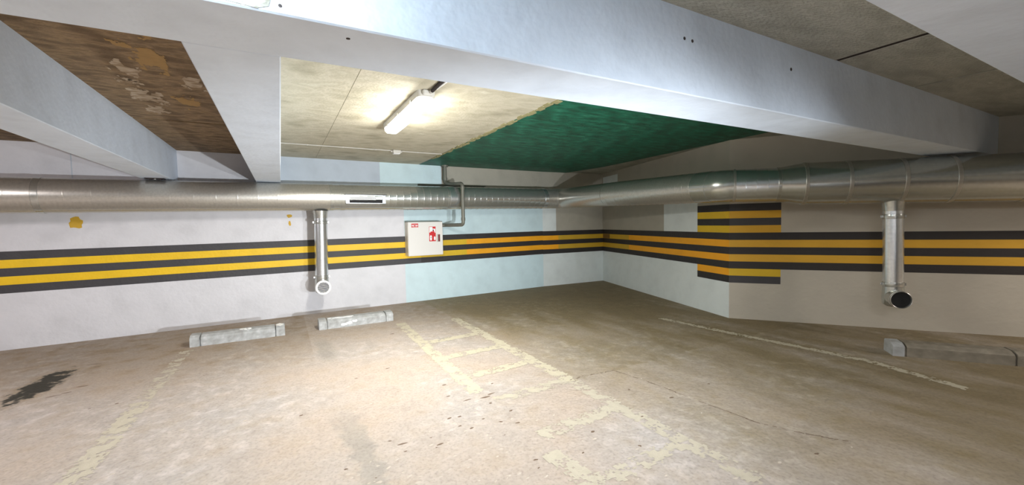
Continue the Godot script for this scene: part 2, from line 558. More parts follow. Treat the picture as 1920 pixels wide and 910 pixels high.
func vent_drop(label: String, top: Vector3, bottom: Vector3, turn: float, grille: bool, out: float) -> void:
	# a pipe hanging from the duct that ends in an elbow facing the room (local +z)
	var t := thing("exhaust_pipe", label, "pipe", Vector3(bottom.x, 0, bottom.z), turn, "exhaust pipes hanging from the duct")
	var lean := t.transform.affine_inverse() * top
	lean.y = 0
	var R := 0.106
	var y1 := top.y
	var y0 := bottom.y
	var at := func(y: float) -> Vector3: return lean * ((y - y0) / (y1 - y0)) + Vector3(0, y, 0)
	obj("pipe", tube([at.call(y1), at.call(y0 + 0.1)], R, 32, false), M.zinc_bright, t)
	# collar flared against the duct
	var st := mb()
	add_tube(st, PackedVector3Array([at.call(y1), at.call(y1 - 0.06), at.call(y1 - 0.10), at.call(y1 - 0.13)]), PackedFloat32Array([R + 0.02, R + 0.008, R + 0.005, R + 0.001]), 32, false)
	obj("collar", st, M.zinc, t)
	for y: float in [y1 - 0.20, y0 + 0.16]:
		st = mb()
		add_tube(st, PackedVector3Array([at.call(y + 0.03), at.call(y + 0.026), at.call(y - 0.026), at.call(y - 0.03)]), PackedFloat32Array([R, R + 0.006, R + 0.006, R]), 32, false)
		var c := obj("clamp", st, M.zinc, t)
		for s: float in [-1.0, 1.0]:
			var p: Vector3 = at.call(y)
			obj("lug", box(p + Vector3(s * (R + 0.012) - 0.014, -0.016, -0.012), p + Vector3(s * (R + 0.012) + 0.014, 0.016, 0.012), 0.003), M.zinc_bright, c)
	# the tee at the foot: short spigot towards the room, capped below
	var yc := y0 - 0.01
	var rr := 0.125
	st = mb()
	add_tube(st, PackedVector3Array([at.call(y0 + 0.13), at.call(y0 + 0.04), Vector3(0, yc - 0.02, 0), Vector3(0, yc - 0.09, 0), Vector3(0, yc - 0.118, 0)]), PackedFloat32Array([R + 0.002, R + 0.006, R + 0.010, R + 0.004, R * 0.7]), 32, true)
	obj("elbow", st, M.zinc, t)
	st = mb()
	add_tube(st, PackedVector3Array([Vector3(0, yc, -0.02), Vector3(0, yc, out - 0.02)]), PackedFloat32Array([R, R + 0.004]), 32, false)
	obj("spigot", st, M.zinc, t)
	st = mb()
	add_tube(st, PackedVector3Array([Vector3(0, yc, 0.02), Vector3(0, yc, out - 0.035)]), PackedFloat32Array([R - 0.004, R - 0.004]), 32, true)
	obj("opening", st, M.inside, t, "dark inside of the pipe end")
	st = mb()
	var r0 := R * 0.86
	if grille:
		add_lathe(st, Vector3(0, yc, out), Vector3(0, 0, 1), [[-0.03, R], [-0.03, rr], [0.010, rr], [0.014, rr - 0.004], [0.016, rr - 0.012], [0.014, r0 + 0.003], [0.008, r0], [-0.02, r0]])
		var gr := obj("grille_ring", st, M.white, t, "round white grille")
		for k in 9:
			var y := (k - 4) * 0.0205
			var hw := sqrt(maxf(r0 * r0 - y * y, 0.0)) + 0.004
			obj("slat", box(Vector3(-hw, -0.0026, -0.004), Vector3(hw, 0.0026, 0.004), 0.001, Transform3D(Basis(Vector3.RIGHT, 0.5), Vector3(0, yc + y, out - 0.002))), M.white, gr)
	else:
		add_lathe(st, Vector3(0, yc, out), Vector3(0, 0, 1), [[-0.07, R], [-0.065, R + 0.008], [-0.03, R + 0.008], [-0.03, R + 0.003], [0.0, R + 0.003], [0.002, R], [0.0, R - 0.003], [-0.06, R - 0.003]])
		obj("rim", st, M.zinc_dull, t)

func duct_piece(called: String, t: Node3D, pts: Array, r0: float, r1: float, pitch: float, m: Material, ridge := 0.0035) -> MeshInstance3D:
	# spiral-seam sheet metal: a fine raised seam every pitch
	var p := PackedVector3Array()
	var rr := PackedFloat32Array()
	var total := 0.0
	for i in pts.size() - 1: total += (pts[i + 1] - pts[i]).length()
	var run := 0.0
	for i in pts.size() - 1:
		var a: Vector3 = pts[i]
		var b: Vector3 = pts[i + 1]
		var l := (b - a).length()
		var n := maxi(1, int(l / pitch)) if pitch > 0.0 else 1
		for k in n:
			var f := float(k) / n
			var base := lerpf(r0, r1, (run + l * f) / total)
			p.append(a.lerp(b, f))
			rr.append(base)
			if pitch > 0.0 and l > pitch * 1.5:
				for e: Array in [[l / n - 0.016, 0.0], [l / n - 0.012, ridge], [l / n - 0.005, ridge]]:
					p.append(a + (b - a).normalized() * (l * f + e[0]))
					rr.append(base + e[1])
		run += l
	p.append(pts[-1])
	rr.append(r1)
	var st := mb()
	add_tube(st, p, rr, 40, true)
	return obj(called, st, m, t)

func ring_on(t: Node3D, called: String, a: Vector3, b: Vector3, r: float, m: Material, lift := 0.008) -> void:
	var d := (b - a).normalized()
	var st := mb()
	var l := (b - a).length()
	add_lathe(st, a, d, [[0.0, r - 0.004], [0.0, r + lift - 0.002], [0.003, r + lift], [l - 0.003, r + lift], [l, r + lift - 0.002], [l, r - 0.004]])
	obj(called, st, m, t)

func worn_line(parent: Node, called: String, poly: PackedVector2Array, keep: float, sd: int, m: Material, y := 0.0) -> void:
	# road paint that has worn away in flecks: small cells of a grid, kept where the noise allows
	var nz := noise(sd, 1.6, 4)
	var lo := poly[0]
	var hi := poly[0]
	for p in poly:
		lo = lo.min(p)
		hi = hi.max(p)
	var c := 0.016
	var st := mb()
	var any := false
	var nx := int((hi.x - lo.x) / c) + 1
	var ny := int((hi.y - lo.y) / c) + 1
	for j in ny:
		var start := -1
		for i in nx + 1:
			var p := lo + Vector2((i + 0.5) * c, (j + 0.5) * c)
			var jit := Vector2(nz.get_noise_2d(p.x * 9.0, p.y * 9.0), nz.get_noise_2d(p.y * 9.0 + 50.0, p.x * 9.0)) * 0.035
			var on := i < nx and Geometry2D.is_point_in_polygon(p + jit, poly) and nz.get_noise_2d(p.x * 4.0, p.y * 4.0) * 0.9 + nz.get_noise_2d(p.x * 22.0, p.y * 22.0) * 0.5 < keep
			if on and start < 0: start = i
			if not on and start >= 0:
				any = true
				var x0 := lo.x + start * c
				var x1 := lo.x + i * c
				var z0 := lo.y + j * c
				var z1 := z0 + c
				var yy := 0.0018 + y
				quad(st, Vector3(x0, yy, z0), Vector3(x1, yy, z0), Vector3(x1, yy, z1), Vector3(x0, yy, z1), Vector3.UP)
				start = -1
	if any: obj(called, st, m, parent)

# ---------------------------------------------------------------- the scene
func _ready() -> void:
	rng.seed = 5
	# camera
	var cam := Camera3D.new()
	cam.name = "camera"
	add_child(cam)
	cam.transform = Transform3D(Basis(Vector3.UP, -0.506242) * Basis(Vector3.RIGHT, -0.047825) * Basis(Vector3(0, 0, 1), -0.019385), Vector3(0, 1.6, 0))
	cam.fov = 60.44
	cam.near = 0.05
	cam.far = 60.0
	cam.current = true
	# surroundings: a closed garage, so the sky outside is dark
	var we := WorldEnvironment.new()
	we.name = "environment"
	var env := Environment.new()
	env.background_mode = Environment.BG_COLOR
	env.background_color = Color(0.02, 0.02, 0.025)
	env.tonemap_mode = Environment.TONE_MAPPER_LINEAR
	env.tonemap_exposure = 1.24
	env.sdfgi_enabled = true
	env.ssao_enabled = true
	env.ssil_enabled = true
	we.environment = env
	add_child(we)
	make_materials()
	lamps()
	structure()
	duct()
	hydrant()
	ceiling_wiring()
	stops()
	car()

func lamps() -> void:
	batten("long white ceiling lamp glowing on the bare concrete beside the green paint", Vector3(1.235, H, -4.54), 9.0, 1.0, Color(1.0, 0.985, 0.95))
	batten("ceiling lamp in the bay beyond the left cross beam", Vector3(-4.2, H, -4.6), 5.0, 1.5, Color(1.0, 0.97, 0.98))
	batten("added unseen fill lamp between the two long beams above the camera", Vector3(-0.75, H, -1.19), 1.0, 1.4, Color(0.92, 0.97, 1.0), PI / 2)  # fill lamp added to brighten the left of the main beam face
	batten("ceiling lamp behind the camera on its left", Vector3(-2.6, H, 1.6), 10.0, 1.5, Color(1.0, 0.96, 0.95))
	batten("ceiling lamp behind the camera near the parked car", Vector3(1.0, H, 1.6), 7.0, 1.5, Color(0.98, 0.98, 1.0))
	batten("ceiling lamp behind the camera near the far right wall", Vector3(8.0, H, 1.9), 9.0, 0.3, Color(1.0, 0.96, 0.93))

func structure() -> void:
	var names := ["wall_back", "wall_corner", "wall_side", "wall_right", "wall_far", "wall_front", "wall_left"]
	var labels := ["long pale wall behind the wheel stops with yellow and black hazard stripes", "short pale wall piece at the far corner", "receding pale wall with stripes ending at the outer corner", "beige wall on the right behind the big duct", "far end wall on the right", "rear wall behind the camera", "end wall on the far left"]
	var mats := ["paint_lilac", "paint_tan", "paint_tan", "paint_beige", "paint_beige", "paint_beige", "paint_lilac"]
	var n := W.size()
	var outer: Array[Vector2] = []
	for i in n:
		var d0 := (W[i] - W[(i + n - 1) % n]).normalized()
		var d1 := (W[(i + 1) % n] - W[i]).normalized()
		var n0 := Vector2(d0.y, -d0.x)
		var n1 := Vector2(d1.y, -d1.x)
		var m := (n0 + n1).normalized()
		outer.append(W[i] + m * (0.25 / m.dot(n0)))
	var walls := []
	for i in n:
		var st := mb()
		add_prism(st, PackedVector2Array([W[i], W[(i + 1) % n], outer[(i + 1) % n], outer[i]]), -0.05, 3.0)
		var w := obj(names[i], st, M[mats[i]])
		tag(w, labels[i], "wall", "", "structure")
		walls.append(w)
	# ---- repainted areas
	var patch := func(i: int, s0: float, s1: float, y0: float, y1: float, m: String) -> void:
		obj("paint_patch", plate(i, s0, s1, y0, y1, 0.0015), M[m], walls[i])
	var b1 := BAND0 + 5 * STRIPE
	patch.call(0, 5.86, 9.326, 0.0, BAND0, "paint_cyan")
	patch.call(0, 5.865, 9.326, b1 - 0.03, 2.2, "paint_cyan")
	patch.call(0, 3.3, 5.40, 2.2, H, "paint_steel")
	patch.call(0, 5.41, 6.69, 2.2, H, "paint_cyan")
	patch.call(0, 6.70, 9.326, 2.2, H, "paint_tan")
	patch.call(1, 0.0, 1.845, 0.0, BAND0, "paint_white")
	patch.call(1, 0.0, 0.39, b1, 2.2, "paint_white")
	patch.call(2, 0.0, 4.597, 0.0, BAND0, "paint_white")
	patch.call(2, 2.81, 3.83, b1, 2.2, "paint_white")
	patch.call(2, 0.05, 0.86, 2.4, 2.74, "paint_white")
	# ---- stripes of the hazard band
	var seg := func(i: int, s0: float, s1: float, y: String, b: String, from := 0, to := 5) -> void:
		for k in range(from, to):
			var black := posmod(k, 2) == 0
			obj("black_stripe" if black else "yellow_stripe", plate(i, s0, s1, BAND0 + k * STRIPE, BAND0 + (k + 1) * STRIPE, 0.003, 0.0006, 0.0038 if i == 0 else 0.0), M[b if black else y], walls[i])
	seg.call(0, -5.8, 6.2, "yellow_paint", "black_paint")
	seg.call(0, 6.2, 7.25, "yellow_dull", "black_warm")
	seg.call(0, 7.25, 9.326, "orange_paint", "black_warm")
	seg.call(1, 0.0, 0.45, "orange_paint", "black_warm")
	seg.call(1, 0.45, 1.845, "olive_yellow", "black_warm")
	seg.call(2, 0.0, 1.4, "olive_yellow", "black_warm")
	seg.call(2, 1.4, 4.597, "orange_paint", "black_warm")
	seg.call(3, 0.0, wlen(3), "ochre_paint", "black_warm")
	seg.call(2, 3.832, 4.597, "yellow_dull", "black_warm", 5, 9)
	seg.call(2, 3.832, 4.597, "orange_paint", "black_warm", -2, 0)
	seg.call(3, 0.0, 0.70, "ochre_paint", "black_paint", 5, 9)
	seg.call(3, 0.0, 0.70, "yellow_dull", "black_paint", -2, 0)
	mat("soiled_yellow", Color(0.48, 0.36, 0.15), 0.7)
	obj("yellow_stripe", plate(2, 0.03, 0.42, BAND0 + 3 * STRIPE + 0.004, BAND0 + 4 * STRIPE - 0.004, 0.0038), M.soiled_yellow, walls[2], "soiled brown end of a yellow stripe")
	# ---- yellow splashes under the duct
	for a: Array in [[1.10, 1.715, 0.075, 0.085], [3.81, 1.79, 0.045, 0.03], [3.81, 1.66, 0.02, 0.05]]:
		var poly := PackedVector2Array()
		for k in 16:
			var an := TAU * k / 16.0
			var q := 0.75 + 0.4 * rng.randf()
			poly.append(Vector2(a[0] + S0 + cos(an) * a[2] * q, -(a[1] + sin(an) * a[3] * q)))
		var st := mb()
		add_prism(st, poly, -0.002, 0.002, wf(0) * Transform3D(Basis(Vector3.RIGHT, Vector3(0, 0, 1), Vector3(0, -1, 0)), Vector3.ZERO))
		obj("paint_splash", st, M.olive_yellow, walls[0], "small yellow paint splash")
	# ---- seams between wall panels, upper part
	for a: Array in [[1.095, 2.2], [5.405, 2.2], [6.695, 2.2]]:
		obj("wall_seam", plate(0, a[0] - 0.006, a[0] + 0.006, a[1], H, 0.0022), M.paint_steel, walls[0])

	# ---- floor
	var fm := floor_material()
	var st := mb()
	var lo := Vector2(-4.2, -8.9)
	var hi := Vector2(8.6, 0.3)
	for t: Array in [[lo, Vector2(hi.x, lo.y), hi], [lo, hi, Vector2(lo.x, hi.y)]]:
		for v: Vector2 in t:
			st.set_normal(Vector3.UP)
			st.set_uv((v - lo) / (hi - lo))
			st.add_vertex(Vector3(v.x, 0.0, v.y))
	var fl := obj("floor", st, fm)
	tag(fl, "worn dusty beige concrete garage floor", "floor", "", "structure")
	st = mb()
	add_prism(st, PackedVector2Array([Vector2(-10, -9), Vector2(11.5, -9), Vector2(11.5, 7), Vector2(-10, 7)]), -0.3, -0.001)
	obj("slab", st, M.floor_plain, fl)
	st = mb()
	for r: Array in [[Vector2(-10, -9), Vector2(-4.2, 7)], [Vector2(8.6, -9), Vector2(11.5, 7)], [Vector2(-4.2, 0.3), Vector2(8.6, 7)]]:
		quad(st, Vector3(r[0].x, 0, r[0].y), Vector3(r[1].x, 0, r[0].y), Vector3(r[1].x, 0, r[1].y), Vector3(r[0].x, 0, r[1].y), Vector3.UP)
	obj("outer_floor", st, M.floor_plain, fl)
	var pl := func(a: Vector2, b: Vector2, w: float, keep: float, sd: int, m: String, y := 0.0) -> void:
		var d := (b - a).normalized()
		var nn := Vector2(-d.y, d.x) * w / 2.0
		worn_line(fl, "painted_line", PackedVector2Array([a + nn, b + nn, b - nn, a - nn]), keep, sd, M[m], y)
	pl.call(Vector2(1.64, -6.75), Vector2(1.56, -3.55), 0.15, 0.30, 41, "line_paint")
	pl.call(Vector2(1.57, -2.35), Vector2(1.62, -1.55), 0.15, 0.22, 42, "line_faint")
	pl.call(Vector2(2.50, -6.6), Vector2(2.48, -3.3), 0.15, 0.26, 43, "line_paint")
	pl.call(Vector2(2.48, -3.3), Vector2(2.48, -1.4), 0.15, 0.12, 44, "line_faint")
	var rz := [-5.42, -4.69, -3.98, -3.30, -2.58, -1.92]
	var rk := [0.32, 0.34, 0.22, 0.12, 0.14, 0.02]
	for k in 6: pl.call(Vector2(1.64, rz[k]), Vector2(2.43, rz[k] - 0.06), 0.15, rk[k], 50 + k, "line_paint" if k < 3 else "line_faint", 0.0004)
	pl.call(Vector2(5.33, -4.7), Vector2(5.42, -3.66), 0.10, 0.2, 61, "line_paint")
	pl.call(Vector2(5.42, -3.66), Vector2(5.60, -2.05), 0.10, 0.32, 62, "line_paint")
	pl.call(Vector2(5.60, -2.05), Vector2(5.42, -1.26), 0.10, 0.28, 63, "line_paint")
	pl.call(Vector2(-1.14, -6.8), Vector2(-1.19, -5.0), 0.13, 0.0, 64, "line_faint")
	pl.call(Vector2(-1.19, -5.0), Vector2(-1.24, -3.3), 0.15, 0.2, 65, "line_faint")
	spalls(fl)

	# ---- ceiling: slab and the panels that show between the beams
	st = mb()
	add_prism(st, PackedVector2Array([Vector2(-10, -9), Vector2(11.5, -9), Vector2(11.5, 7), Vector2(-10, 7)]), H + 0.025, H + 0.3)
	var ce := obj("ceiling", st, M.joint)
	tag(ce, "raw concrete ceiling slab above the beams", "ceiling", "", "structure")
	var panel := func(x0: float, x1: float, z0: float, z1: float, m: String) -> void:
		var gap := 0.0012 if m == "raw_concrete" else 0.004
		obj("ceiling_panel", box(Vector3(x0 + gap, H, z0 + 0.004), Vector3(x1 - gap, H + 0.03, z1 - 0.004), 0.003), M[m], ce)
	panel.call(-10.0, -1.70, -9.0, -2.05, "damp_concrete")
	panel.call(-1.42, -0.28, -6.06, -2.05, "damp_concrete")
	panel.call(-1.42, -0.28, -9.0, -6.09, "damp_concrete")
	panel.call(0.0, 0.607, -9.0, -2.05, "raw_concrete")
	panel.call(0.607, 2.53, -9.0, -2.05, "raw_concrete")
	panel.call(2.53, 8.6, -9.0, -2.05, "grey_concrete")
	for a: Array in [[-10.0, -1.0], [-1.0, 1.6], [1.6, 3.90], [3.945, 5.41], [5.435, 7.0], [7.01, 11.5]]:
		panel.call(a[0], a[1], -1.72, -0.66, "grey_concrete")
	for a: Array in [[-10.0, -3.0], [-3.0, 3.9], [3.9, 11.5]]:
		panel.call(a[0], a[1], 0.15, 7.0, "grey_concrete")
	obj("joint_filler", box(Vector3(3.897, H + 0.003, -1.70), Vector3(3.948, H + 0.03, -0.68), 0.002), M.joint, ce)
	# painted green field, with the lumpy filler along its edge
	st = mb()
	add_prism(st, PackedVector2Array([Vector2(2.49, -2.0), Vector2(2.56, -8.62), Vector2(6.35, -8.72), Vector2(6.52, -7.4), Vector2(6.22, -3.5), Vector2(6.4, -2.0)]), H - 0.004, H + 0.002)
	obj("green_paint", st, M.green_paint, ce, "dark green painted field")
	st = mb()
	for k in 90:
		var z := -7.6 + 5.5 * k / 90.0
		var p := Vector3(2.50 - 0.01 * (z + 2.0) + rng.randf_range(-0.015, 0.03), H - 0.004, z)
		var r := rng.randf_range(0.008, 0.038)
		add_box(st, p - Vector3(r, 0.003 + r * 0.1, 0.05), p + Vector3(r, 0.01, 0.05), 0.004, Transform3D())
	obj("filler_bead", st, M.filler, ce, "yellowish lumpy filler along the green edge")
	# pale scraped and ochre patches in the damp bay
	for a: Array in [[-1.00, -4.35, 0.09, 0.28, "pale_concrete"], [-1.02, -4.95, 0.11, 0.35, "pale_concrete"], [-1.08, -5.45, 0.10, 0.26, "pale_concrete"], [-0.74, -5.1, 0.09, 0.30, "ochre_concrete"], [-0.80, -3.9, 0.12, 0.35, "ochre_concrete"], [-0.60, -4.5, 0.10, 0.2, "pale_concrete"]]:
		var nz := noise(int(a[1] * 31.0), 6.0, 4)
		st = mb()
		for j in 60:
			for i in 30:
				var u := Vector2((i + 0.5) / 30.0 * 2.0 - 1.0, (j + 0.5) / 60.0 * 2.0 - 1.0) * 1.2
				var x: float = a[0] + u.x * a[2]
				var z: float = a[1] + u.y * a[3]
				if u.length() + nz.get_noise_2d(x, z * 0.5) * 1.5 < 0.72:
					var c := Vector2(a[2] * 1.2 / 30.0, a[3] * 1.2 / 60.0)
					quad(st, Vector3(x - c.x, H - 0.002, z - c.y), Vector3(x + c.x, H - 0.002, z - c.y), Vector3(x + c.x, H - 0.002, z + c.y), Vector3(x - c.x, H - 0.002, z + c.y), Vector3.DOWN)
		obj("scraped_patch", st, M[a[4]], ce)

	# ---- beams
	var beam := func(label: String, lo3: Vector3, hi3: Vector3) -> MeshInstance3D:
		var bm := obj("beam", box(lo3, hi3, 0.006), M.paint)
		tag(bm, label, "beam", "", "structure")
		return bm
	var main: MeshInstance3D = beam.call("long white painted main beam crossing the whole ceiling", Vector3(-9.6, MB, -2.102), Vector3(9.2, H + 0.05, -1.686))
	beam.call("white painted beam overhead in the upper right corner", Vector3(-9.6, MB, -0.693), Vector3(11.2, H + 0.05, 0.2))
	beam.call("white cross beam running to the back wall beside the lamp bay", Vector3(-0.316, MB, -8.6), Vector3(0.032, H + 0.05, -2.10))
	beam.call("white cross beam on the left beside the brown stained ceiling", Vector3(-1.727, MB, -8.5), Vector3(-1.377, H + 0.05, -2.10))
	# anchor holes and a bare patch on the main beam
	for a: Array in [[2.12, 2.662, 0.010], [2.19, 2.66, 0.010], [3.26, 2.664, 0.012], [-0.02, 2.40, 0.006], [0.03, 2.37, 0.006]]:
		obj("anchor_hole", tube([Vector3(a[0], a[1], -1.70), Vector3(a[0], a[1], -1.6845)], a[2], 10), M.dark_steel, main)
	obj("anchor_hole", tube([Vector3(0.264, MB + 0.01, -1.78), Vector3(0.264, MB - 0.002, -1.78)], 0.008, 10), M.dark_steel, main)
	var bare := PackedVector2Array([Vector2(-0.30, -2.355), Vector2(-0.13, -2.352), Vector2(-0.04, -2.346), Vector2(-0.005, -2.36), Vector2(0.005, -2.40), Vector2(0.03, -2.50), Vector2(-0.02, -2.62), Vector2(-0.30, -2.65)])
	st = mb()
	add_prism(st, bare, -0.004, 0.002, Transform3D(Basis(Vector3.RIGHT, Vector3(0, 0, 1), Vector3(0, -1, 0)), Vector3(0, 0, -1.686)))
	obj("bare_patch", st, M.grey_concrete, main, "patch of bare grey concrete")

func spalls(fl: Node) -> void:
	# pits and crumbs of the worn surface
	var dark := mb()
	var lite := mb()
	var lump := func(st: SurfaceTool, c: Vector2, rx: float, rz: float, h: float, turn: float) -> void:
		var ring := []
		for k in 7:
			var a := TAU * k / 7.0
			var q := rng.randf_range(0.6, 1.15)
			var p := Vector2(cos(a) * rx * q, sin(a) * rz * q).rotated(turn)
			ring.append(Vector3(c.x + p.x, 0.0005, c.y + p.y))
		var top := Vector3(c.x + rx * 0.2, h, c.y - rz * 0.2)
		for k in 7: tri(st, ring[k], ring[(k + 1) % 7], top, Vector3.UP)
	rng.seed = 91
	for a: Array in [[1.59, -3.42, 0.07, 0.018], [1.66, -3.46, 0.05, 0.012], [0.98, -4.69, 0.035, 0.012], [1.36, -3.9, 0.035, 0.014], [0.63, -4.56, 0.02, 0.01], [3.01, -2.53, 0.025, 0.015], [2.51, -2.40, 0.035, 0.02], [2.42, -3.67, 0.03, 0.015], [2.50, -3.34, 0.04, 0.014], [2.55, -3.30, 0.03, 0.01],
			[1.37, -6.15, 0.04, 0.015], [-2.0, -5.65, 0.06, 0.012], [-1.92, -5.7, 0.05, 0.012], [-2.02, -6.75, 0.08, 0.012], [-1.95, -6.6, 0.05, 0.010], [-1.85, -5.85, 0.06, 0.014], [-2.45, -5.6, 0.08, 0.012], [0.95, -2.85, 0.03, 0.012], [0.72, -3.0, 0.04, 0.010], [1.0, -2.25, 0.03, 0.015], [1.15, -3.2, 0.025, 0.012], [0.52, -2.35, 0.014, 0.012], [1.30, -3.62, 0.02, 0.012], [1.42, -3.45, 0.05, 0.012]]:
		lump.call(dark, Vector2(a[0], a[1]), a[2], a[3], 0.003, rng.randf_range(-0.25, 0.1))
	for k in 260:
		var c := Vector2(rng.randf_range(-1.6, 3.6), rng.randf_range(-6.5, -0.9))
		if rng.randf() > 0.35: c = Vector2(0.5 + rng.randfn(0.0, 0.55) + 0.4, -2.5 + rng.randfn(0.0, 0.6))
		var r := rng.randf_range(0.004, 0.013)
		lump.call(dark if k % 7 == 0 else lite, c, r * 1.8, r, r * 0.35, rng.randf_range(-0.6, 0.4))
	# the edge of an old repair, a jagged crack
	var crack := [Vector2(2.50, -3.31), Vector2(2.66, -3.37), Vector2(2.85, -3.33), Vector2(3.05, -3.32), Vector2(3.12, -2.9), Vector2(3.16, -2.3), Vector2(3.20, -1.86), Vector2(3.32, -1.6), Vector2(3.48, -1.36)]
	var cst := mb()
	for k in crack.size() - 1:
		var a: Vector2 = crack[k]
		var b: Vector2 = crack[k + 1]
		for i in 10:
			var p := a.lerp(b, i / 10.0) + Vector2(rng.randf_range(-0.012, 0.012), rng.randf_range(-0.012, 0.012))
			var q := a.lerp(b, (i + 1.2) / 10.0)
			var nn := (q - p).normalized().orthogonal() * rng.randf_range(0.002, 0.006)
			if rng.randf() < 0.75: quad(cst, Vector3(p.x + nn.x, 0.001, p.y + nn.y), Vector3(q.x + nn.x, 0.001, q.y + nn.y), Vector3(q.x - nn.x, 0.001, q.y - nn.y), Vector3(p.x - nn.x, 0.001, p.y - nn.y), Vector3.UP)
	tag(obj("floor_crack", cst, M.spall_dark, fl), "", "", "", "stuff")
	tag(obj("floor_pits", dark, M.spall_dark, fl), "", "", "", "stuff")
	tag(obj("floor_crumbs", lite, M.spall_light, fl), "", "", "", "stuff")

func duct() -> void:
	var t := thing("ventilation_duct", "big round galvanised ventilation duct running along the walls below the beams", "duct")
	var yA := func(s: float) -> float: return 2.070 + 0.0080 * s
	var A := func(s: float) -> Vector3: return on_wall(0, s, yA.call(s), 0.42)
	var R := 0.234
	# along the back wall, joint by joint
	var cuts := [-5.7, -3.0, 0.9, 4.44, 4.62, 6.62, 8.95]
	var ms := ["zinc_dull", "zinc_dull", "zinc_dull", "zinc", "zinc", "zinc"]
	for k in 6:
		duct_piece("duct_section", t, [A.call(cuts[k]), A.call(cuts[k + 1])], R, R, 0.13 if k >= 3 else 0.26, M[ms[k]], 0.0035 if k >= 3 else 0.0015)
	for k in range(1, 6): ring_on(t, "coupling", A.call(cuts[k] - 0.035), A.call(cuts[k] + 0.035), R, M.zinc, 0.005)
	ring_on(t, "coupling", A.call(6.62), A.call(6.78), R, M.zinc_bright, 0.007)
	# bend at the far corner, then straight towards the outer corner
	var P0: Vector3 = A.call(8.95)
	var P1 := Vector3(5.93, 2.150, -8.23)
	var P2 := Vector3(5.80, 2.125, -6.4)
	var Q := func(s: float) -> Vector3: return on_wall(3, s, 2.076 - 0.018 * (s + 0.12), 0.55)
	var B: Vector3 = Q.call(-0.12)
	var bend := rounded([P0, P1, P2], 0.42, 8)
	duct_piece("bend", t, bend, R, R, 0.0, M.zinc_dull)
	ring_on(t, "coupling", P0, P0 + (P1 - P0).normalized() * 0.10, R, M.zinc_bright, 0.007)
	var P3 := B + (P2 - B).normalized() * 0.16
	duct_piece("duct_section", t, [P2, P3], R, R, 0.13, M.zinc_dull)
	ring_on(t, "coupling", P3 + (P2 - P3).normalized() * 0.26, P3, R, M.zinc, 0.006)
	# turn of the outer corner, a bright straight length, then a reducer onto the larger duct
	var P4: Vector3 = Q.call(0.02)
	duct_piece("elbow", t, rounded([P3, B, P4], 0.14, 8), R, R, 0.0, M.zinc)
	var P5: Vector3 = Q.call(0.56)
	duct_piece("duct_section", t, [P4, P5], R, R, 0.11, M.zinc_bright)
	ring_on(t, "coupling", Q.call(0.0), Q.call(0.03), R, M.zinc_dull, 0.007)
	ring_on(t, "coupling", Q.call(0.54), Q.call(0.58), R, M.zinc, 0.006)
	var R2 := 0.284
	duct_piece("reducer", t, [P5, Q.call(0.62), Q.call(0.80), Q.call(0.86)], R, R2, 0.0, M.zinc)
	var c2 := [0.86, 1.33, 1.88, 2.36, 3.0, 3.5, 4.6, 7.2]
	for k in 7:
		duct_piece("duct_section", t, [Q.call(c2[k]), Q.call(c2[k + 1])], R2, R2, 0.5, M.zinc, 0.002)
	for k in 7: ring_on(t, "coupling", Q.call(c2[k] - 0.02), Q.call(c2[k] + 0.02), R2, M.zinc_dull, 0.007)
	# rectangular outlet on the front of the duct
	var xf := wf(0)
	var sh := S0
	var s0 := 4.645
	var s1 := 5.335
	var y0 := 1.985
	var y1 := 2.145
	var z0 := 0.56
	var z1 := 0.672
	var o := obj("outlet", box(Vector3(s0 + 0.05 + sh, y0 + 0.01, z0), Vector3(s1 - 0.05 + sh, y1 - 0.01, 0.648), 0.002, xf), M.inside, t, "rectangular framed opening")
	for b: Array in [[s0, s0 + 0.062, y0, y1], [s1 - 0.062, s1, y0, y1], [s0, s1, y1 - 0.014, y1], [s0, s1, y0, y0 + 0.016]]:
		obj("frame", box(Vector3(b[0] + sh, b[2], z0), Vector3(b[1] + sh, b[3], z1), 0.003, xf), M.zinc_bright, o)
	obj("top_strip", box(Vector3(s0 - 0.02 + sh, y1, z0), Vector3(s1 + 0.02 + sh, y1 + 0.006, z1 + 0.012), 0.002, xf), M.dark_steel, o)  # thin dark strip along the top of the frame
	var st := mb()
	add_tube(st, PackedVector3Array([xf * Vector3(s0 + 0.06 + sh, 2.075, 0.625), xf * Vector3(s1 - 0.17 + sh, 2.075, 0.625)]), PackedFloat32Array([0.035, 0.035]), 20, true)
	obj("highlight_bar", st, M.zinc_bright, o)  # bright bar added to stand for the highlight inside the opening
	# pipes that hang from it
	vent_drop("galvanised exhaust pipe with round white louvred end, hanging above the wheel stops", Vector3(0.623, 1.87, -7.985), Vector3(0.597, 0.555, -7.985), atan2(wf(0).basis.z.x, wf(0).basis.z.z), true, 0.17)
	vent_drop("galvanised exhaust pipe with dark open end, hanging before the beige right wall", Vector3(6.925, 1.785, -2.325), Vector3(6.945, 0.545, -2.31), atan2(wf(3).basis.z.x, wf(3).basis.z.z), false, 0.24)
	# hanger under the left cross beam
	var hg := thing("duct_hanger", "small dark metal hanger between the left cross beam and the duct", "bracket")
	var c: Vector3 = A.call(2.09)
	obj("plate", box(Vector3(c.x - 0.11, MB - 0.012, c.z + 0.04), Vector3(c.x + 0.11, MB, c.z + 0.16), 0.002), M.dark_steel, hg)
	for s: float in [-1.0, 1.0]:
		obj("strap", box(Vector3(c.x + s * 0.055 - 0.02, 2.319, c.z + 0.06), Vector3(c.x + s * 0.055 + 0.02, MB - 0.01, c.z + 0.14), 0.003), M.dark_steel, hg)
	obj("bolt", tube([Vector3(c.x, 2.318, c.z + 0.11), Vector3(c.x, MB, c.z + 0.11)], 0.018, 10), M.zinc_dull, hg)
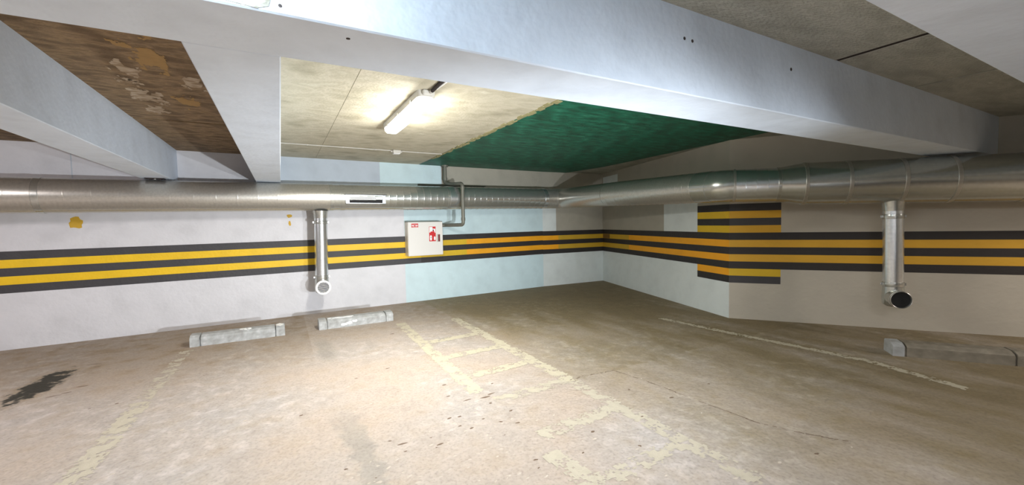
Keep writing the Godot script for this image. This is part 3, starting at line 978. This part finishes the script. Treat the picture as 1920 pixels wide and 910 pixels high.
	# steel rail on the wall behind the duct
	var rl := thing("steel_rail", "grey steel rail lying on the wall behind the duct near the water pipe", "rail")
	obj("flange", box(Vector3(6.17 + sh, 2.34, 0.0), Vector3(7.72 + sh, 2.432, 0.012), 0.003, xf), M.rail, rl)
	obj("web", box(Vector3(6.17 + sh, 2.42, 0.0), Vector3(7.72 + sh, 2.432, 0.08), 0.003, xf), M.rail, rl)

func hydrant() -> void:
	var xf := wf(0)
	var t := thing("hydrant_cabinet", "white metal fire hydrant cabinet with red stickers on the striped wall", "cabinet")
	var a := 5.872 + S0
	var b := a + 0.735
	var y0 := 0.968
	var y1 := 1.652
	var D := 0.205
	obj("body", box(Vector3(a, y0, 0.0), Vector3(b, y1, D - 0.022), 0.004, xf), M.enamel_side, t)
	var door := obj("door", box(Vector3(a + 0.006, y0 - 0.004, D - 0.020), Vector3(b + 0.004, y1 - 0.004, D), 0.006, xf), M.enamel, t)
	for y: float in [1.14, 1.50]:
		obj("hinge", tube([xf * Vector3(a + 0.004, y - 0.03, D - 0.014), xf * Vector3(a + 0.004, y + 0.03, D - 0.014)], 0.010, 10), M.enamel_side, door)
	obj("top_edge", box(Vector3(a - 0.002, y1 - 0.002, 0.0), Vector3(b + 0.002, y1 + 0.008, D + 0.002), 0.002, xf), M.rail, t)
	var put := func(called: String, x0: float, x1: float, ya: float, yb: float, z: float, m: String) -> MeshInstance3D:
		return obj(called, box(Vector3(a + x0, ya, D - 0.004), Vector3(a + x1, yb, D + z), 0.0006, xf), M[m], door)
	# small red sticker with pale lines
	put.call("red_sticker", 0.075, 0.215, 1.540, 1.618, 0.0012, "red")
	put.call("sticker_line", 0.085, 0.205, 1.588, 1.594, 0.0018, "white")
	put.call("sticker_line", 0.085, 0.130, 1.566, 1.582, 0.0018, "white")
	put.call("sticker_line", 0.158, 0.205, 1.566, 1.582, 0.0018, "white")
	put.call("sticker_line", 0.095, 0.195, 1.550, 1.554, 0.0018, "white")
	# hydrant sign
	put.call("sign", 0.442, 0.585, 1.246, 1.550, 0.0012, "red")
	put.call("sign_panel", 0.450, 0.518, 1.448, 1.542, 0.0018, "white")
	put.call("sign_panel", 0.520, 0.578, 1.448, 1.506, 0.0018, "white")
	put.call("sign_panel", 0.560, 0.578, 1.420, 1.450, 0.0018, "white")
	put.call("sign_panel", 0.450, 0.474, 1.428, 1.450, 0.0018, "white")
	for e: Array in [[0.478, 0.022, 0.055, 1.318], [0.560, 0.018, 0.04, 1.306]]:
		var poly := PackedVector2Array()
		for k in 20:
			var an := TAU * k / 20.0
			poly.append(Vector2(a + e[0] + cos(an) * e[1], -(e[3] + signf(sin(an)) * pow(absf(sin(an)), 0.6) * e[2])))
		var st := mb()
		add_prism(st, poly, D - 0.002, D + 0.0018, xf * Transform3D(Basis(Vector3.RIGHT, Vector3(0, 0, 1), Vector3(0, -1, 0)), Vector3.ZERO))
		obj("sign_figure", st, M.white, door)
	for e: Array in [[0.532, 1.475, 0.014], [0.480, 1.325, 0.008]]:
		obj("sign_dot", tube([xf * Vector3(a + e[0], e[1], D - 0.002), xf * Vector3(a + e[0], e[1], D + 0.0024)], e[2], 12), M.black, door)
	put.call("sign_figure", 0.519, 0.545, 1.420, 1.466, 0.0024, "red")
	put.call("sign_figure", 0.470, 0.500, 1.425, 1.440, 0.0024, "red")
	# key window
	put.call("key_window", 0.603, 0.678, 1.232, 1.390, 0.006, "plastic_grey")
	put.call("key_glass", 0.634, 0.672, 1.240, 1.384, 0.008, "dark_red")
	# ---- the water pipe that feeds it
	var p := thing("water_pipe", "grey steel water pipe from the ceiling over the duct into the hydrant cabinet", "pipe")
	var s := func(q: float, y: float, off: float) -> Vector3: return on_wall(0, q, y, off)
	var path := [s.call(6.735, 2.834, 0.11), s.call(6.735, 2.46, 0.11), s.call(6.80, 2.42, 0.30), s.call(6.845, 2.40, 0.725), s.call(6.845, 1.575, 0.725), s.call(6.78, 1.572, 0.40), s.call(6.70, 1.572, 0.12), s.call(6.613, 1.572, 0.12)]
	# seen from the room the lower run turns back to the cabinet side
	obj("pipe", tube(rounded(path, 0.075, 7), 0.036, 20), M.steel_paint, p)
	for q: Array in [[6.735, 2.52, 2.58, 0.11], [6.845, 2.28, 2.34, 0.725], [6.845, 1.66, 1.72, 0.725]]:
		obj("coupling", tube([s.call(q[0], q[1], q[3]), s.call(q[0], q[2], q[3])], 0.043, 20), M.steel_paint, p)
	obj("flange", tube([s.call(6.735, 2.80, 0.11), s.call(6.735, 2.833, 0.11)], 0.07, 20), M.steel_paint, p)

func ceiling_wiring() -> void:
	var c := thing("cable_conduit", "thin white cable conduit along the ceiling near the back wall", "conduit")
	for e: Array in [[0.04, 1.64], [1.83, 2.53]]:
		obj("tube", tube([Vector3(e[0], H - 0.009, -6.985 - 0.026 * e[0]), Vector3(e[1], H - 0.009, -6.985 - 0.026 * e[1])], 0.008, 10), M.plastic_grey, c)
	for x: float in [0.4, 0.9, 1.4, 2.1]:
		obj("clip", box(Vector3(x - 0.008, H - 0.02, -6.985 - 0.026 * x - 0.014), Vector3(x + 0.008, H, -6.985 - 0.026 * x + 0.014), 0.003), M.plastic_grey, c)
	var j := thing("junction_box", "small white junction box on the ceiling conduit", "junction box", Vector3(1.735, H, -7.03))
	obj("base", box(Vector3(-0.065, -0.05, -0.06), Vector3(0.065, 0.0, 0.06), 0.008), M.plastic_grey, j)
	obj("lid", box(Vector3(-0.055, -0.062, -0.05), Vector3(0.055, -0.049, 0.05), 0.006), M.white, j)
	for s: float in [-1.0, 1.0]: obj("gland", tube([Vector3(s * 0.06, -0.02, 0), Vector3(s * 0.09, -0.018, 0)], 0.016, 10), M.plastic_grey, j)
	var l := thing("lamp_cable", "dark cable from the white beam to the glowing ceiling lamp", "cable")
	obj("cable", tube([Vector3(1.255, H - 0.026, -3.70), Vector3(1.262, H - 0.015, -3.55), Vector3(1.275, H - 0.014, -2.11)], 0.017, 10), M.joint, l)
	obj("sleeve", tube([Vector3(1.285, H - 0.014, -3.66), Vector3(1.298, H - 0.014, -3.45)], 0.010, 10), M.white, l, "short white sleeve")

func stops() -> void:
	wheel_stop("grey concrete wheel stop farther left, white plaster splash on its right end", Vector3(-1.133, 0, -6.965), 0.0, 1)
	wheel_stop("grey concrete wheel stop under the white louvred pipe, whitish scrapes on its left half", Vector3(0.458, 0, -6.995), 0.012, 2)
	wheel_stop("brownish concrete wheel stop on the right before the beige wall", Vector3(6.04, 0, -2.0), -0.914, 0)

func car() -> void:
	# the photographer's parked car, behind and to the right of the view; its headlamps graze the floor
	var t := thing("car", "dark car parked behind the camera with its headlamps on", "car", Vector3(2.935, 0, 0.36))
	var side := PackedVector2Array([Vector2(0.10, 0.22), Vector2(0.0, 0.40), Vector2(0.03, 0.78), Vector2(0.25, 0.90), Vector2(1.15, 1.0), Vector2(1.75, 1.42), Vector2(3.2, 1.46), Vector2(4.0, 1.05), Vector2(4.35, 0.95), Vector2(4.4, 0.35), Vector2(4.3, 0.22)])
	var st := mb()
	add_prism(st, side, -0.88, 0.88, Transform3D(Basis(Vector3(0, 0, 1), Vector3(1, 0, 0), Vector3(0, 1, 0)), Vector3.ZERO))
	obj("body", st, M.car_paint, t)
	st = mb()
	add_prism(st, PackedVector2Array([Vector2(1.25, 1.03), Vector2(1.76, 1.385), Vector2(1.75, 1.43), Vector2(1.18, 1.035)]), -0.74, 0.74, Transform3D(Basis(Vector3(0, 0, 1), Vector3(1, 0, 0), Vector3(0, 1, 0)), Vector3(0, 0.008, -0.01)))
	obj("windscreen", st, M.glass_dark, t)
	obj("bumper_light_shield", box(Vector3(-0.87, 0.36, -0.30), Vector3(0.87, 0.652, 0.06), 0.03), M.car_paint, t)  # unseen ledge added to cut headlamp light from the near floor
	for x: float in [-0.80, 0.80]:
		for z: float in [0.85, 3.5]:
			obj("wheel", tube([Vector3(x - 0.10, 0.315, z), Vector3(x + 0.10, 0.315, z)], 0.315, 28), M.tyre, t)
	for x: float in [-0.66, 0.66]:
		obj("headlamp", box(Vector3(x - 0.13, 0.63, -0.012), Vector3(x + 0.13, 0.77, 0.10), 0.03), M.lit_diffuser, t)
		var l := SpotLight3D.new()
		l.name = "headlamp_light_%03d" % (1 if x < 0 else 2)
		l.position = Vector3(x, 0.70, -0.05)
		l.rotation_degrees = Vector3(3.0, 8.0, 0)
		l.light_color = Color(0.96, 0.98, 1.0)
		l.light_energy = 26.0 if x < 0 else 12.0
		l.spot_angle = 44.0
		l.spot_angle_attenuation = 1.0
		l.spot_range = 30.0
		l.spot_attenuation = 2.0
		l.light_size = 0.05
		l.shadow_enabled = true
		t.add_child(l)
